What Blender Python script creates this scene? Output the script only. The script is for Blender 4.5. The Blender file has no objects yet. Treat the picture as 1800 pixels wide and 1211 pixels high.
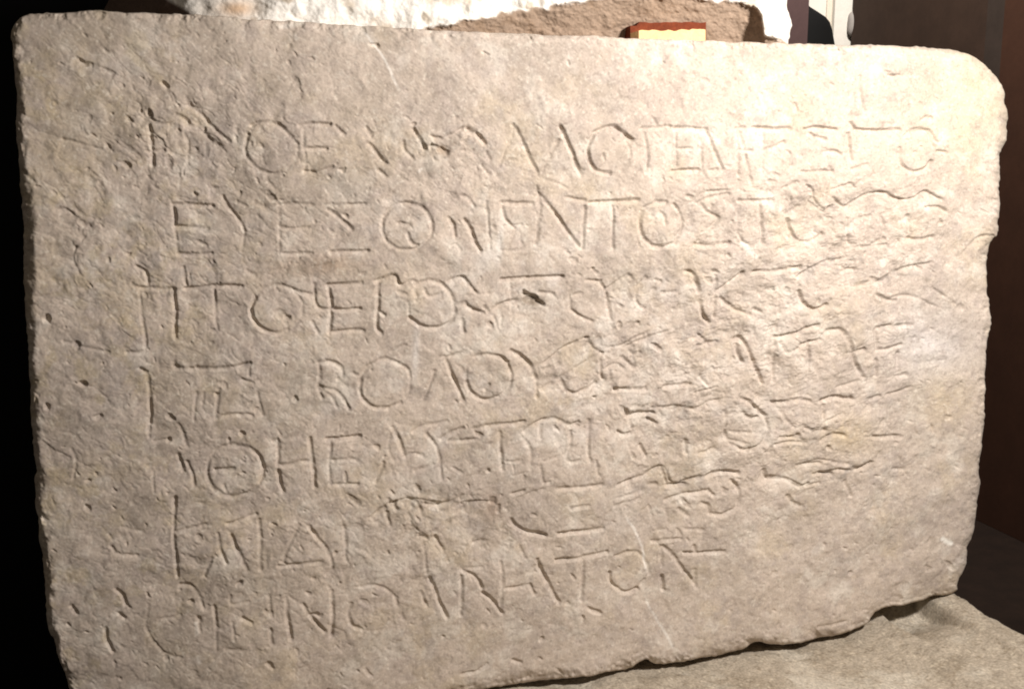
import bpy, math
import numpy as np
from mathutils import Vector, kdtree

R = math.radians
sc = bpy.context.scene

# ------------------------------------------------------------------ camera, world, lamps, exposure
FPX, CX, CY = 1800.0, 900.0, 605.5          # focal length and centre in photograph pixels (1800 x 1211)
PITCH, YAW = 9.9, 16.8                      # camera looks down a little; the slab stands turned to the right
CAM_Z = 1.0

cam_d = bpy.data.cameras.new('camera')
cam = bpy.data.objects.new('camera', cam_d)
sc.collection.objects.link(cam)
cam.location = (0, 0, CAM_Z)
cam.rotation_euler = (R(90 - PITCH), 0, 0)
cam_d.sensor_fit = 'HORIZONTAL'
cam_d.sensor_width = 36.0
cam_d.lens = 36.0 * FPX / 1800.0
cam_d.clip_start = 0.02
cam_d.clip_end = 60
sc.camera = cam

world = bpy.data.worlds.new('World')
sc.world = world
world.use_nodes = True
bg = world.node_tree.nodes['Background']
bg.inputs[0].default_value = (1.0, 0.86, 0.70, 1)
bg.inputs[1].default_value = 0.10

sc.view_settings.view_transform = 'Standard'
sc.view_settings.look = 'None'
sc.view_settings.exposure = 0.0
sc.view_settings.gamma = 1.0
sc.view_settings.use_curve_mapping = False
try:
    sc.cycles.filter_width = 1.9
except Exception:
    pass

p_, y_ = R(PITCH), R(YAW)
RT = np.array([1.0, 0, 0])
UP = np.array([0, math.sin(p_), math.cos(p_)])
FW = np.array([0, math.cos(p_), -math.sin(p_)])
U = np.array([math.cos(y_), math.sin(y_), 0])       # along the slab, to the right and away
N = np.array([-math.sin(y_), math.cos(y_), 0])      # into the slab
ORG = np.array([0, 0, CAM_Z])


def rays(px, py):
    px = np.asarray(px, float)[..., None]
    py = np.asarray(py, float)[..., None]
    return RT * ((px - CX) / FPX) + UP * ((CY - py) / FPX) + FW


def on_plane(px, py, dist):
    """points of the vertical plane N.P = dist seen at photograph pixels"""
    r = rays(px, py)
    t = np.asarray(dist, float)[..., None] / (r @ N)[..., None]
    return r * t + ORG


_a = on_plane(18, 30, 1.0) @ U
_b = on_plane(1768, 90, 1.0) @ U
DS = 0.85 / float(_b - _a)                          # the slab is 85 cm wide


def lamp_point(u_px, v_px, out):
    return on_plane(np.array(u_px), np.array(v_px), DS) - N * out


def spot(name, loc, target, power, size, blend, radius, col):
    d = bpy.data.lights.new(name, 'SPOT')
    d.energy = power
    d.spot_size = R(size)
    d.spot_blend = blend
    d.shadow_soft_size = radius
    d.color = col
    o = bpy.data.objects.new(name, d)
    sc.collection.objects.link(o)
    o.location = Vector(loc)
    o.rotation_euler = (Vector(target) - Vector(loc)).to_track_quat('-Z', 'Y').to_euler()
    return o


KEY = lamp_point(1640.0, -330.0, 0.55)
spot('display_lamp', KEY, on_plane(np.array(1120.0), np.array(560.0), DS), 42.0, 136, 1.0, 0.045, (1.0, 0.918, 0.852))
# unseen spot added behind on the right to light pillar, column and partition
spot('far_fill_spot', (0.80, 2.15, 2.5), (1.12, 3.20, 0.95), 200.0, 95, 0.6, 0.06, (1.0, 0.93, 0.85))

# ------------------------------------------------------------------ helpers
rng = np.random.RandomState(7)


def tag(o, label=None, cat=None, group=None, kind=None):
    if label: o['label'] = label
    if cat: o['category'] = cat
    if group: o['group'] = group
    if kind: o['kind'] = kind
    return o


_tabs = {}


def vnoise(x, y, seed=0):
    """smooth value noise in -1..1 on a 256 lattice"""
    if seed not in _tabs:
        _tabs[seed] = np.random.RandomState(1000 + seed).uniform(-1, 1, (256, 256)).astype(np.float32)
    T = _tabs[seed]
    xi = np.floor(x).astype(np.int32); yi = np.floor(y).astype(np.int32)
    fx = (x - xi).astype(np.float32); fy = (y - yi).astype(np.float32)
    fx = fx * fx * fx * (fx * (fx * 6 - 15) + 10); fy = fy * fy * fy * (fy * (fy * 6 - 15) + 10)
    x0 = xi & 255; x1 = (xi + 1) & 255; y0 = yi & 255; y1 = (yi + 1) & 255
    a = T[y0, x0]; b = T[y0, x1]; c = T[y1, x0]; d = T[y1, x1]
    return (a + (b - a) * fx) * (1 - fy) + (c + (d - c) * fx) * fy


def fbm(x, y, seed=0, octv=4, gain=0.5, ang=0.6):
    s = 0.0; a = 1.0; t = 0.0
    for k in range(octv):
        ca, sa = math.cos(ang * k + 0.3), math.sin(ang * k + 0.3)
        s = s + a * vnoise((x * ca - y * sa) + 17.3 * k, (x * sa + y * ca) - 9.1 * k, seed + k)
        t += a; a *= gain; x = x * 2.03; y = y * 2.03
    return s / t * 1.6


def sstep(a, b, x):
    t = np.clip((x - a) / (b - a), 0, 1)
    return t * t * (3 - 2 * t)


def catmull(P, n=6):
    P = [np.array(p, float) for p in P]
    if len(P) < 3:
        return np.array(P)
    out = []
    for i in range(len(P) - 1):
        p0 = P[max(i - 1, 0)]; p1 = P[i]; p2 = P[i + 1]; p3 = P[min(i + 2, len(P) - 1)]
        for k in range(n):
            t = k / n
            out.append(0.5 * (2 * p1 + (p2 - p0) * t + (2 * p0 - 5 * p1 + 4 * p2 - p3) * t * t + (-p0 + 3 * p1 - 3 * p2 + p3) * t ** 3))
    out.append(P[-1])
    return np.array(out)


def resample(P, n):
    P = np.array(P, float)
    d = np.r_[0, np.cumsum(np.hypot(*np.diff(P, axis=0).T))]
    t = np.linspace(0, d[-1], n)
    return np.c_[np.interp(t, d, P[:, 0]), np.interp(t, d, P[:, 1])]


def grid_mesh(name, verts, nu, nv, mat, extra_rings=(), cols=None, smooth=True, flip=False):
    """grid (nv rows, nu columns) whose border is continued by rings of points and closed at the back"""
    V = [verts.reshape(-1, 3)]
    idx = np.arange(nu * nv).reshape(nv, nu)
    q = np.stack([idx[:-1, :-1], idx[1:, :-1], idx[1:, 1:], idx[:-1, 1:]], -1).reshape(-1, 4)
    loop = np.r_[idx[0, :-1], idx[:-1, -1], idx[-1, :0:-1], idx[:0:-1, 0]]
    faces = [q]
    base = nu * nv
    prev = loop
    m = len(loop)
    tris = []
    for ring in extra_rings:
        V.append(ring)
        cur = np.arange(base, base + m)
        base += m
        faces.append(np.stack([prev, np.roll(prev, -1), np.roll(cur, -1), cur], -1))
        prev = cur
    if len(extra_rings):
        V.append(extra_rings[-1].mean(0)[None])
        tris = np.stack([prev, np.roll(prev, -1), np.full(m, base)], -1)
        base += 1
    V = np.concatenate(V).astype(np.float32)
    quads = np.concatenate(faces)
    if flip:
        quads = quads[:, ::-1]
        if len(tris): tris = tris[:, ::-1]
    me = bpy.data.meshes.new(name)
    nt = len(tris)
    me.vertices.add(len(V)); me.vertices.foreach_set('co', V.ravel())
    loops = np.concatenate([quads.ravel(), np.asarray(tris).ravel()]) if nt else quads.ravel()
    me.loops.add(len(loops)); me.loops.foreach_set('vertex_index', loops.astype(np.int32))
    starts = np.concatenate([np.arange(len(quads)) * 4, len(quads) * 4 + np.arange(nt) * 3]).astype(np.int32)
    me.polygons.add(len(quads) + nt)
    me.polygons.foreach_set('loop_start', starts)
    if smooth:
        me.polygons.foreach_set('use_smooth', np.ones(len(quads) + nt, dtype=bool))
    me.update(calc_edges=True)
    me.validate()
    if cols is not None:
        at = me.color_attributes.new('tone', 'FLOAT_COLOR', 'POINT')
        C = np.ones((len(V), 4), np.float32)
        n0 = nu * nv
        C[:n0, :3] = cols.reshape(-1, 3)
        if len(V) > n0:
            lc = C[loop, :3]
            k = n0
            for ring in extra_rings:
                C[k:k + m, :3] = lc; k += m
            C[k:, :3] = lc.mean(0)
        at.data.foreach_set('color', C.ravel())
    me.materials.append(mat)
    o = bpy.data.objects.new(name, me)
    sc.collection.objects.link(o)
    return o


def solid(name, verts, faces, mat, parent=None, bevel=0.0, smooth=False):
    me = bpy.data.meshes.new(name)
    me.from_pydata([tuple(v) for v in verts], [], faces)
    me.update()
    me.materials.append(mat)
    o = bpy.data.objects.new(name, me)
    sc.collection.objects.link(o)
    if parent: o.parent = parent
    if smooth:
        for p in me.polygons: p.use_smooth = True
    if bevel:
        b = o.modifiers.new('bevel', 'BEVEL'); b.width = bevel; b.segments = 2
    return o


def prism(name, quad, z0, z1, mat, **kw):
    """vertical prism over a ground polygon (counter-clockwise)"""
    n = len(quad)
    v = [(x, y, z0) for x, y in quad] + [(x, y, z1) for x, y in quad]
    f = [tuple(range(n))[::-1], tuple(range(n, 2 * n))] + [(i, (i + 1) % n, n + (i + 1) % n, n + i) for i in range(n)]
    return solid(name, v, f, mat, **kw)


# ------------------------------------------------------------------ materials
def stone_mat(name, grain=0.05, bump=0.25, scale=600.0, rough=0.92, col=None, var=0.18):
    m = bpy.data.materials.new(name)
    m.use_nodes = True
    nt = m.node_tree; n = nt.nodes; l = nt.links
    b = n['Principled BSDF']
    b.inputs['Roughness'].default_value = rough
    b.inputs['Specular IOR Level'].default_value = 0.25
    tc = n.new('ShaderNodeTexCoord')
    nz = n.new('ShaderNodeTexNoise'); nz.inputs['Scale'].default_value = scale; nz.inputs['Detail'].default_value = 3
    nz2 = n.new('ShaderNodeTexNoise'); nz2.inputs['Scale'].default_value = scale * 0.22; nz2.inputs['Detail'].default_value = 4
    l.new(tc.outputs['Object'], nz.inputs['Vector']); l.new(tc.outputs['Object'], nz2.inputs['Vector'])
    if col is None:
        at = n.new('ShaderNodeAttribute'); at.attribute_name = 'tone'
        src = at.outputs['Color']
    else:
        rgb = n.new('ShaderNodeRGB'); rgb.outputs[0].default_value = (*col, 1)
        src = rgb.outputs[0]
    r1 = n.new('ShaderNodeMapRange'); r1.inputs[1].default_value = 0.3; r1.inputs[2].default_value = 0.7
    r1.inputs[3].default_value = 1 - grain * 2; r1.inputs[4].default_value = 1 + grain * 2
    r2 = n.new('ShaderNodeMapRange'); r2.inputs[1].default_value = 0.3; r2.inputs[2].default_value = 0.7
    r2.inputs[3].default_value = 1 - var; r2.inputs[4].default_value = 1 + var
    l.new(nz.outputs['Fac'], r1.inputs[0]); l.new(nz2.outputs['Fac'], r2.inputs[0])
    mu = n.new('ShaderNodeMath'); mu.operation = 'MULTIPLY'
    l.new(r1.outputs[0], mu.inputs[0]); l.new(r2.outputs[0], mu.inputs[1])
    mx = n.new('ShaderNodeVectorMath'); mx.operation = 'SCALE'
    l.new(src, mx.inputs[0]); l.new(mu.outputs[0], mx.inputs['Scale'])
    l.new(mx.outputs[0], b.inputs['Base Color'])
    if bump:
        bp = n.new('ShaderNodeBump'); bp.inputs['Strength'].default_value = bump; bp.inputs['Distance'].default_value = 0.001
        l.new(nz.outputs['Fac'], bp.inputs['Height'])
        l.new(bp.outputs[0], b.inputs['Normal'])
    return m


M_slab = stone_mat('inscribed_limestone', grain=0.05, bump=0.12, scale=520, var=0.06)
M_upper = stone_mat('rough_white_limestone', grain=0.05, bump=0.4, scale=380, var=0.06)
M_block = stone_mat('sandy_block_stone', grain=0.12, bump=0.6, scale=420, var=0.12)
M_terra = stone_mat('terracotta', grain=0.06, bump=0.3, scale=500, col=(0.15, 0.035, 0.014), var=0.2)
M_plast = stone_mat('cream_plaster', grain=0.04, bump=0.3, scale=500, col=(0.80, 0.56, 0.29), var=0.08)
M_brown = stone_mat('dark_brown_paint', grain=0.03, bump=0.0, scale=60, col=(0.042, 0.024, 0.0165), var=0.12, rough=0.7)
M_red = stone_mat('reddish_brown_paint', grain=0.03, bump=0.0, scale=60, col=(0.050, 0.021, 0.012), var=0.10, rough=0.7)
M_greyp = stone_mat('dark_grey_paint', grain=0.03, bump=0.0, scale=60, col=(0.040, 0.028, 0.0225), var=0.12, rough=0.7)
M_black = stone_mat('flat_black', grain=0.03, bump=0.0, scale=60, col=(0.0008, 0.0008, 0.0009), var=0.1, rough=0.9)
M_mauve = stone_mat('mauve_plaster', grain=0.03, bump=0.1, scale=200, col=(0.080, 0.046, 0.045), var=0.06, rough=0.8)
M_white = stone_mat('off_white_plaster', grain=0.02, bump=0.1, scale=200, col=(0.78, 0.75, 0.69), var=0.04, rough=0.8)
M_cream = stone_mat('warm_white_plaster', grain=0.02, bump=0.1, scale=200, col=(0.74, 0.67, 0.57), var=0.04, rough=0.8)
M_grey = stone_mat('grey_plaster', grain=0.02, bump=0.1, scale=200, col=(0.36, 0.33, 0.31), var=0.04, rough=0.8)
M_floor = stone_mat('dark_floor', grain=0.05, bump=0.1, scale=80, col=(0.016, 0.0085, 0.0055), var=0.2, rough=1.0)

# ------------------------------------------------------------------ the room behind
FLOOR_Z = 0.0


def at_depth(px, py, ydist):
    r = rays(px, py)
    return r * (ydist / r[1]) + ORG


def on_floor(px, py):
    r = rays(px, py)
    return r * ((FLOOR_Z - ORG[2]) / r[2]) + ORG


fl = solid('floor', [(-5, -2, FLOOR_Z), (6, -2, FLOOR_Z), (6, 7, FLOOR_Z), (-5, 7, FLOOR_Z)], [(0, 1, 2, 3)], M_floor)
fl['kind'] = 'structure'

# black sheet added to keep the left background dark
cur = prism('black_sheet', [(-3.5, 1.5), (0.2, 1.5), (0.2, 1.55), (-3.5, 1.55)], FLOOR_Z + 0.002, 4.0, M_black)
tag(cur, 'black unlit backdrop behind the left side of the inscribed slab', 'backdrop')

# brown wall on the right: its foot is the dark line beside the slab's lower right corner
A = on_floor(1712.0, 903.0); B = on_floor(1802.0, 945.0)
dirw = (B - A) / np.linalg.norm((B - A)[:2])


def along_wall(px):
    """point of the wall's ground line seen at this column"""
    r = rays(px, 60.0)
    # solve  s*r.xy = A.xy + k*dirw.xy
    M = np.array([[r[0], -dirw[0]], [r[1], -dirw[1]]])
    s, k = np.linalg.solve(M, A[:2])
    return A[:2] + k * dirw[:2]


def wall_piece(name, x0, x1, thick, mat, front=0.0, z1=3.2, z0=None):
    a, b = along_wall(x0), along_wall(x1)
    nrm = np.array([-dirw[1], dirw[0]])
    if nrm @ a < 0: nrm = -nrm                       # away from the camera
    a0, b0 = a - nrm * front, b - nrm * front
    a1, b1 = a0 + nrm * thick, b0 + nrm * thick
    return prism(name, [a0, b0, b1, a1], FLOOR_Z + 0.001 if z0 is None else z0, z1, mat)


w = wall_piece('partition_wall', 1497.0, 1738.0, 0.08, M_brown)
tag(w, 'dark brown partition wall to the right behind the slab', 'wall')
w = wall_piece('post', 1739.0, 1777.0, 0.12, M_greyp, front=0.012)
tag(w, 'dark grey upright post between two brown walls at the right edge', 'post')
w = wall_piece('side_panel', 1779.0, 1990.0, 0.08, M_red, front=0.03)
tag(w, 'reddish brown panel at the far right edge beyond the grey post', 'panel')

# the gap left of the partition: mauve pillar, black rounded jar, pale column
def facing_box(name, x0, x1, ydist, thick, mat, z1=2.6, parent=None):
    a = at_depth(x0, 40.0, ydist); b = at_depth(x1, 40.0, ydist)
    return prism(name, [(a[0], ydist), (b[0], ydist), (b[0], ydist + thick), (a[0], ydist + thick)], FLOOR_Z + 0.001, z1, mat, parent=parent)


w = facing_box('pillar', 1340.0, 1420.5, 2.75, 0.10, M_mauve)
tag(w, 'mauve pillar just right of the bright upper stone', 'pillar')
col = bpy.data.objects.new('column', None)
sc.collection.objects.link(col)
cpt = at_depth(1460.0, 40.0, 3.6)
col.location = (cpt[0], 3.6, FLOOR_Z)
tag(col, 'off white column between the mauve pillar and the brown partition', 'column')


def child_box(name, x0, x1, ydist, thick, mat, z1=2.6):
    o = facing_box(name, x0, x1, ydist, thick, mat, z1)
    o.parent = col
    o.matrix_parent_inverse = col.matrix_basis.inverted()
    return o


col.matrix_basis
child_box('shaft', 1405.0, 1452.0, 3.66, 0.12, M_white)
child_box('corner_strip', 1452.3, 1466.0, 3.65, 0.12, M_cream)
child_box('shaft_face', 1466.3, 1512.0, 3.62, 0.12, M_white)
# grey lump on the column's right edge
c = at_depth(1499.0, 42.0, 3.60)
bpyv = []
nu_, nv_ = 24, 14
for j in range(nv_ + 1):
    for i in range(nu_):
        th = 2 * math.pi * i / nu_; ph = math.pi * j / nv_
        bpyv.append((c[0] + 0.019 * math.sin(ph) * math.cos(th) * (1 + 0.12 * math.sin(3 * ph)), c[1] + 0.02 * math.sin(ph) * math.sin(th), c[2] + 0.040 * math.cos(ph)))
fs = [(j * nu_ + i, j * nu_ + (i + 1) % nu_, (j + 1) * nu_ + (i + 1) % nu_, (j + 1) * nu_ + i) for j in range(nv_) for i in range(nu_)]
kn = solid('boss', bpyv, fs, M_grey, smooth=True)
kn.parent = col
kn.matrix_parent_inverse = col.matrix_basis.inverted()
# black jar, its left half behind the pillar
yj = 3.2
prof = [(1408, -12), (1413, 4), (1424, 15), (1438, 25), (1450, 34), (1456, 42), (1460, 56), (1464, 80), (1468, 110), (1472, 160), (1470, 240), (1462, 330)]
axis = at_depth(1396.0, 40.0, yj)[0]
rp = [(at_depth(float(a), float(b), yj)[0] - axis, at_depth(float(a), float(b), yj)[2]) for a, b in prof]
rp = [(0.001, rp[0][1] + 0.002)] + rp + [(rp[-1][0] * 0.7, 0.02), (0.001, 0.02)]
vs, fs = [], []
ns = 40
for r_, z_ in rp:
    for i in range(ns):
        t = 2 * math.pi * i / ns
        vs.append((axis + r_ * math.cos(t), yj + r_ * math.sin(t), z_))
for j in range(len(rp) - 1):
    for i in range(ns):
        fs.append((j * ns + i, (j + 1) * ns + i, (j + 1) * ns + (i + 1) % ns, j * ns + (i + 1) % ns))
jar = solid('jar', vs, fs, M_black, smooth=True)
tag(jar, 'black rounded jar shape in front of the off white column', 'jar')

# ------------------------------------------------------------------ the inscribed slab
# outline, in photograph pixels on the slab's front plane; four sides from corner to corner
TOP = [(28, 40), (36, 32), (48, 27), (62, 24), (90, 24), (120, 23), (145, 21), (160, 19), (185, 20), (215, 22), (250, 22), (290, 24), (340, 26),
       (400, 31), (460, 35), (530, 39), (600, 44), (680, 49), (760, 54), (800, 56), (900, 60), (1000, 63), (1110, 67), (1240, 72),
       (1370, 77), (1430, 79), (1480, 80), (1560, 81), (1610, 83), (1650, 86), (1685, 91), (1712, 101), (1733, 116)]
RIGHT = [(1733, 116), (1746, 130), (1754, 143), (1762, 152), (1765, 165), (1766, 180), (1770, 196), (1771, 210), (1768, 222), (1770, 240), (1766, 256), (1758, 270),
         (1757, 290), (1758, 315), (1755, 330), (1756, 355), (1754, 380), (1755, 400), (1752, 414), (1743, 424), (1737, 438), (1735, 460), (1735, 500), (1738, 525), (1741, 545),
         (1743, 565), (1738, 590), (1735, 612), (1734, 640), (1731, 655), (1733, 680), (1730, 700), (1730, 730), (1727, 760), (1724, 790), (1721, 815), (1721, 850),
         (1718, 880), (1715, 905), (1712, 932), (1706, 948), (1701, 962), (1700, 985), (1695, 1004), (1687, 1014), (1683, 1028), (1684, 1036)]
BOT = [(112, 1300), (130, 1318), (160, 1326), (300, 1306), (500, 1272), (700, 1237), (850, 1212), (900, 1203), (960, 1196), (1020, 1190), (1060, 1183), (1110, 1173),
       (1125, 1163), (1138, 1158), (1150, 1165), (1180, 1165), (1220, 1159), (1280, 1148), (1310, 1139), (1322, 1130), (1335, 1127), (1350, 1131), (1400, 1131),
       (1440, 1121), (1480, 1114), (1510, 1103), (1528, 1091), (1540, 1076), (1556, 1067), (1600, 1061), (1622, 1055), (1638, 1048), (1660, 1046), (1676, 1042), (1684, 1036)]
LEFT = [(28, 40), (22, 52), (20, 66), (22, 85), (24, 120), (28, 150), (30, 180), (29, 205), (30, 230), (31, 262), (34, 300), (36, 325), (38, 350), (41, 380), (43, 400), (41, 450), (42, 480), (44, 530),
        (46, 560), (48, 600), (51, 640), (53, 690), (55, 740), (58, 780), (60, 800), (63, 826), (61, 850), (63, 890), (67, 915), (69, 945), (74, 968), (77, 1000), (79, 1030), (80, 1055),
        (83, 1085), (87, 1106), (94, 1122), (101, 1148), (108, 1166), (116, 1184), (122, 1205), (124, 1240), (118, 1275), (112, 1300)]
NU, NV = 1180, 860


def side(P, n, seed):
    Q = resample(catmull(P, 5), n)
    t = np.linspace(0, 1, n)
    wdw = np.clip(np.minimum(t, 1 - t) * 40, 0, 1)
    j = vnoise(t * n / 14.0, t * 0 + 3, seed) * 1.3 + vnoise(t * n / 5.0, t * 0 + 5, seed) * 0.8
    d = np.gradient(Q, axis=0); d /= np.hypot(d[:, 0], d[:, 1])[:, None] + 1e-9
    return Q + np.c_[-d[:, 1], d[:, 0]] * (j * wdw)[:, None]


cT, cB, cL, cR = side(TOP, NU, 40), side(BOT, NU, 41), side(LEFT, NV, 42), side(RIGHT, NV, 43)
s_ = np.linspace(0, 1, NU)[None, :, None]; t_ = np.linspace(0, 1, NV)[:, None, None]
G = (1 - t_) * cT[None] + t_ * cB[None] + (1 - s_) * cL[:, None] + s_ * cR[:, None] \
    - ((1 - s_) * (1 - t_) * cT[0] + s_ * (1 - t_) * cT[-1] + (1 - s_) * t_ * cB[0] + s_ * t_ * cB[-1])
GX, GY = G[..., 0], G[..., 1]

# ---- height map (millimetres, out of the stone positive) on a raster of one sample per photograph pixel
RW, RH = 1812, 1400
yy, xx = np.mgrid[0:RH, 0:RW].astype(np.float32)
_P = on_plane(xx, yy, np.full(xx.shape, DS))
um = ((_P @ U) * 1000).astype(np.float32)            # millimetres along and up the slab
vm = (-_P[..., 2] * 1000).astype(np.float32)
del _P

def blob(cx, cy, rx, ry, ang=0.0, soft=1.0):
    c, s = math.cos(ang), math.sin(ang)
    dx, dy = xx - cx, yy - cy
    a = (dx * c + dy * s) / rx; b = (-dx * s + dy * c) / ry
    return np.exp(-(a * a + b * b) * soft)


# broken skin: where the surface has flaked
rough = np.clip(blob(1330, 640, 330, 300) * 0.9 + blob(330, 420, 240, 300) * 0.55 + blob(800, 290, 140, 90) * 0.8 + blob(800, 950, 200, 110) * 0.6
                + blob(1480, 380, 200, 90) * 0.8 + blob(320, 230, 140, 80) * 0.8 + blob(1050, 640, 200, 90) * 0.5 + blob(400, 960, 260, 200) * 0.35, 0, 1)

wx = fbm(um / 13, vm / 13, 1, 3) * 3.0
wy = fbm(um / 13, vm / 13, 5, 3) * 3.0
H = fbm(um / 150, vm / 150, 9, 2) * 2.6
H += fbm((um + wx) / 34, (vm + wy) / 34, 12, 3) * 1.25
H += fbm((um + wx) / 11, (vm + wy) / 11, 16, 3) * (0.34 + 0.34 * rough)
H += fbm((um + wx) / 21, (vm + wy) / 17, 260, 2) * 1.7 * rough
H += fbm((um + wx) / 4.0, (vm + wy) / 4.0, 20, 3, 0.6) * (0.15 + 0.17 * rough)
H += fbm(um / 1.7, vm / 1.7, 24, 2, 0.6) * 0.05
# tooling: short pecked strokes running down to the right
c1, s1 = math.cos(R(38)), math.sin(R(38))
tu = um * c1 + vm * s1; tv = -um * s1 + vm * c1
left = sstep(1250, 300, xx)
H -= sstep(0.15, 0.9, fbm((tu + wx) / 9.0, (tv + wy) / 2.6, 26, 3, 0.6)) * (0.22 + 0.30 * left) * (0.4 + 0.8 * rough)
# flaked ledges climbing to the right over the broken skin
ca, sa = math.cos(R(-17)), math.sin(R(-17))
lu = um * ca + vm * sa; lv = -um * sa + vm * ca
led = lv / 12.0 + fbm(lu / 30, lv / 14, 30, 4, 0.6) * 1.5
saw = led - np.floor(led)
ledge = sstep(0.0, 0.12, saw) - saw
H += (1 - 0.0) * ledge * -1.1 * np.clip(blob(1330, 640, 330, 280) + blob(1480, 380, 220, 90) * 0.6 - 0.15, 0, 1) * (0.45 + 0.55 * sstep(-0.3, 0.5, vnoise(lu / 22, lv / 12, 36)))

led2 = lv / 6.0 + fbm(lu / 14, lv / 7, 60, 4, 0.6) * 1.4
saw2 = led2 - np.floor(led2)
ledge2 = sstep(0.0, 0.16, saw2) - saw2
zone2 = np.clip(blob(1250, 600, 330, 300) + blob(1450, 400, 220, 90) + blob(800, 300, 130, 80) * 0.7 + blob(1500, 700, 130, 260) * 0.7 + blob(780, 930, 160, 70) * 0.7, 0, 1)
H -= ledge2 * 0.85 * zone2 * sstep(-0.1, 0.6, fbm(lu / 18, lv / 8, 64, 3)) * sstep(-0.2, 0.5, fbm(um / 50, vm / 50, 67, 2) + 0.2)

GRV = np.zeros_like(H)
jx = fbm(xx / 9, yy / 9, 50, 2) * 0.65 + fbm(xx / 40, yy / 40, 54, 2) * 1.4
jy = fbm(xx / 9, yy / 9, 52, 2) * 0.65 + fbm(xx / 40, yy / 40, 56, 2) * 1.4
wear = np.clip(0.95 + 0.5 * fbm(xx / 38, yy / 38, 58, 3), 0.65, 1.3)


DEPTH = 0.78 + 0.27 * sstep(600, 1300, xx)          # the right half is cut more crisply than the worn left


def seg_dist(P, m):
    x0 = int(max(0, P[:, 0].min() - m)); x1 = int(min(RW, P[:, 0].max() + m + 1))
    y0 = int(max(0, P[:, 1].min() - m)); y1 = int(min(RH, P[:, 1].max() + m + 1))
    X = xx[y0:y1, x0:x1] + jx[y0:y1, x0:x1]; Y = yy[y0:y1, x0:x1] + jy[y0:y1, x0:x1]
    best = np.full(X.shape, 1e9, np.float32); sg = np.zeros(X.shape, np.float32); tt = np.zeros(X.shape, np.float32)
    L = np.r_[0, np.cumsum(np.hypot(*np.diff(P, axis=0).T))]; L /= L[-1] + 1e-9
    for i in range(len(P) - 1):
        ax, ay = P[i]; bx, by = P[i + 1]
        vx, vy = bx - ax, by - ay
        q = vx * vx + vy * vy + 1e-9
        t = np.clip(((X - ax) * vx + (Y - ay) * vy) / q, 0, 1)
        d = np.hypot(X - ax - t * vx, Y - ay - t * vy)
        k = d < best
        best = np.where(k, d, best)
        sg = np.where(k, vx * (Y - ay) - vy * (X - ax), sg)
        tt = np.where(k, L[i] + t * (L[i + 1] - L[i]), tt)
    return (slice(y0, y1), slice(x0, x1)), best, sg, tt


def groove(P, depth=1.5, w=4.0):
    """chisel cut: a V with a slightly rounded floor, depth in mm, half width w in pixels"""
    P = catmull(P)
    sl, d, sg, tt = seg_dist(P, w * 2 + 6)
    k = np.clip(1 - d / w, 0, 1)
    k = k * (1.35 - 0.35 * k)
    k += 0.10 * np.exp(-(d / (w * 1.7)) ** 2)
    cut = depth * k * wear[sl] * DEPTH[sl]
    GRV[sl] = np.maximum(GRV[sl], cut)


def lip(P, depth=1.4, reach=22.0):
    """broken edge: the stone just below the line lies deeper and rises again"""
    P = catmull(P)
    sl, d, sg, tt = seg_dist(P, reach * 2.5)
    below = sstep(-2.5, 2.5, np.where(sg > 0, d, -d)) * (0.25 + 0.75 * sstep(-0.6, 0.1, vnoise(xx[sl] / 17, yy[sl] / 17, 240)))
    f = below * np.exp(-(d / reach)) * sstep(0.0, 0.08, tt) * (1 - sstep(0.92, 1.0, tt))
    H[sl] -= 0.85 * depth * f * (0.6 + 0.4 * wear[sl])


def pit(x, y, rx, ry, depth, ang=0.0):
    m = max(rx, ry) * 1.8 + 4
    x0 = int(max(0, x - m)); x1 = int(min(RW, x + m)); y0 = int(max(0, y - m)); y1 = int(min(RH, y + m))
    if x1 <= x0 or y1 <= y0: return
    sl = (slice(y0, y1), slice(x0, x1))
    c, s = math.cos(ang), math.sin(ang)
    dx = xx[sl] + 2.2 * jx[sl] - x; dy = yy[sl] + 2.2 * jy[sl] - y
    q = ((dx * c + dy * s) / rx) ** 2 + ((-dx * s + dy * c) / ry) ** 2
    GRV[sl] = np.maximum(GRV[sl], depth * np.clip(1.15 - q, 0, 1) ** 0.8)


def ell(cx, cy, rx, ry, a0, a1, n=14, rot=0.0):
    out = []
    for i in range(n + 1):
        t = R(a0 + (a1 - a0) * i / n)
        x, y = rx * math.cos(t), ry * math.sin(t)
        out.append((cx + x * math.cos(rot) - y * math.sin(rot), cy + x * math.sin(rot) + y * math.cos(rot)))
    return out


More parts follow.
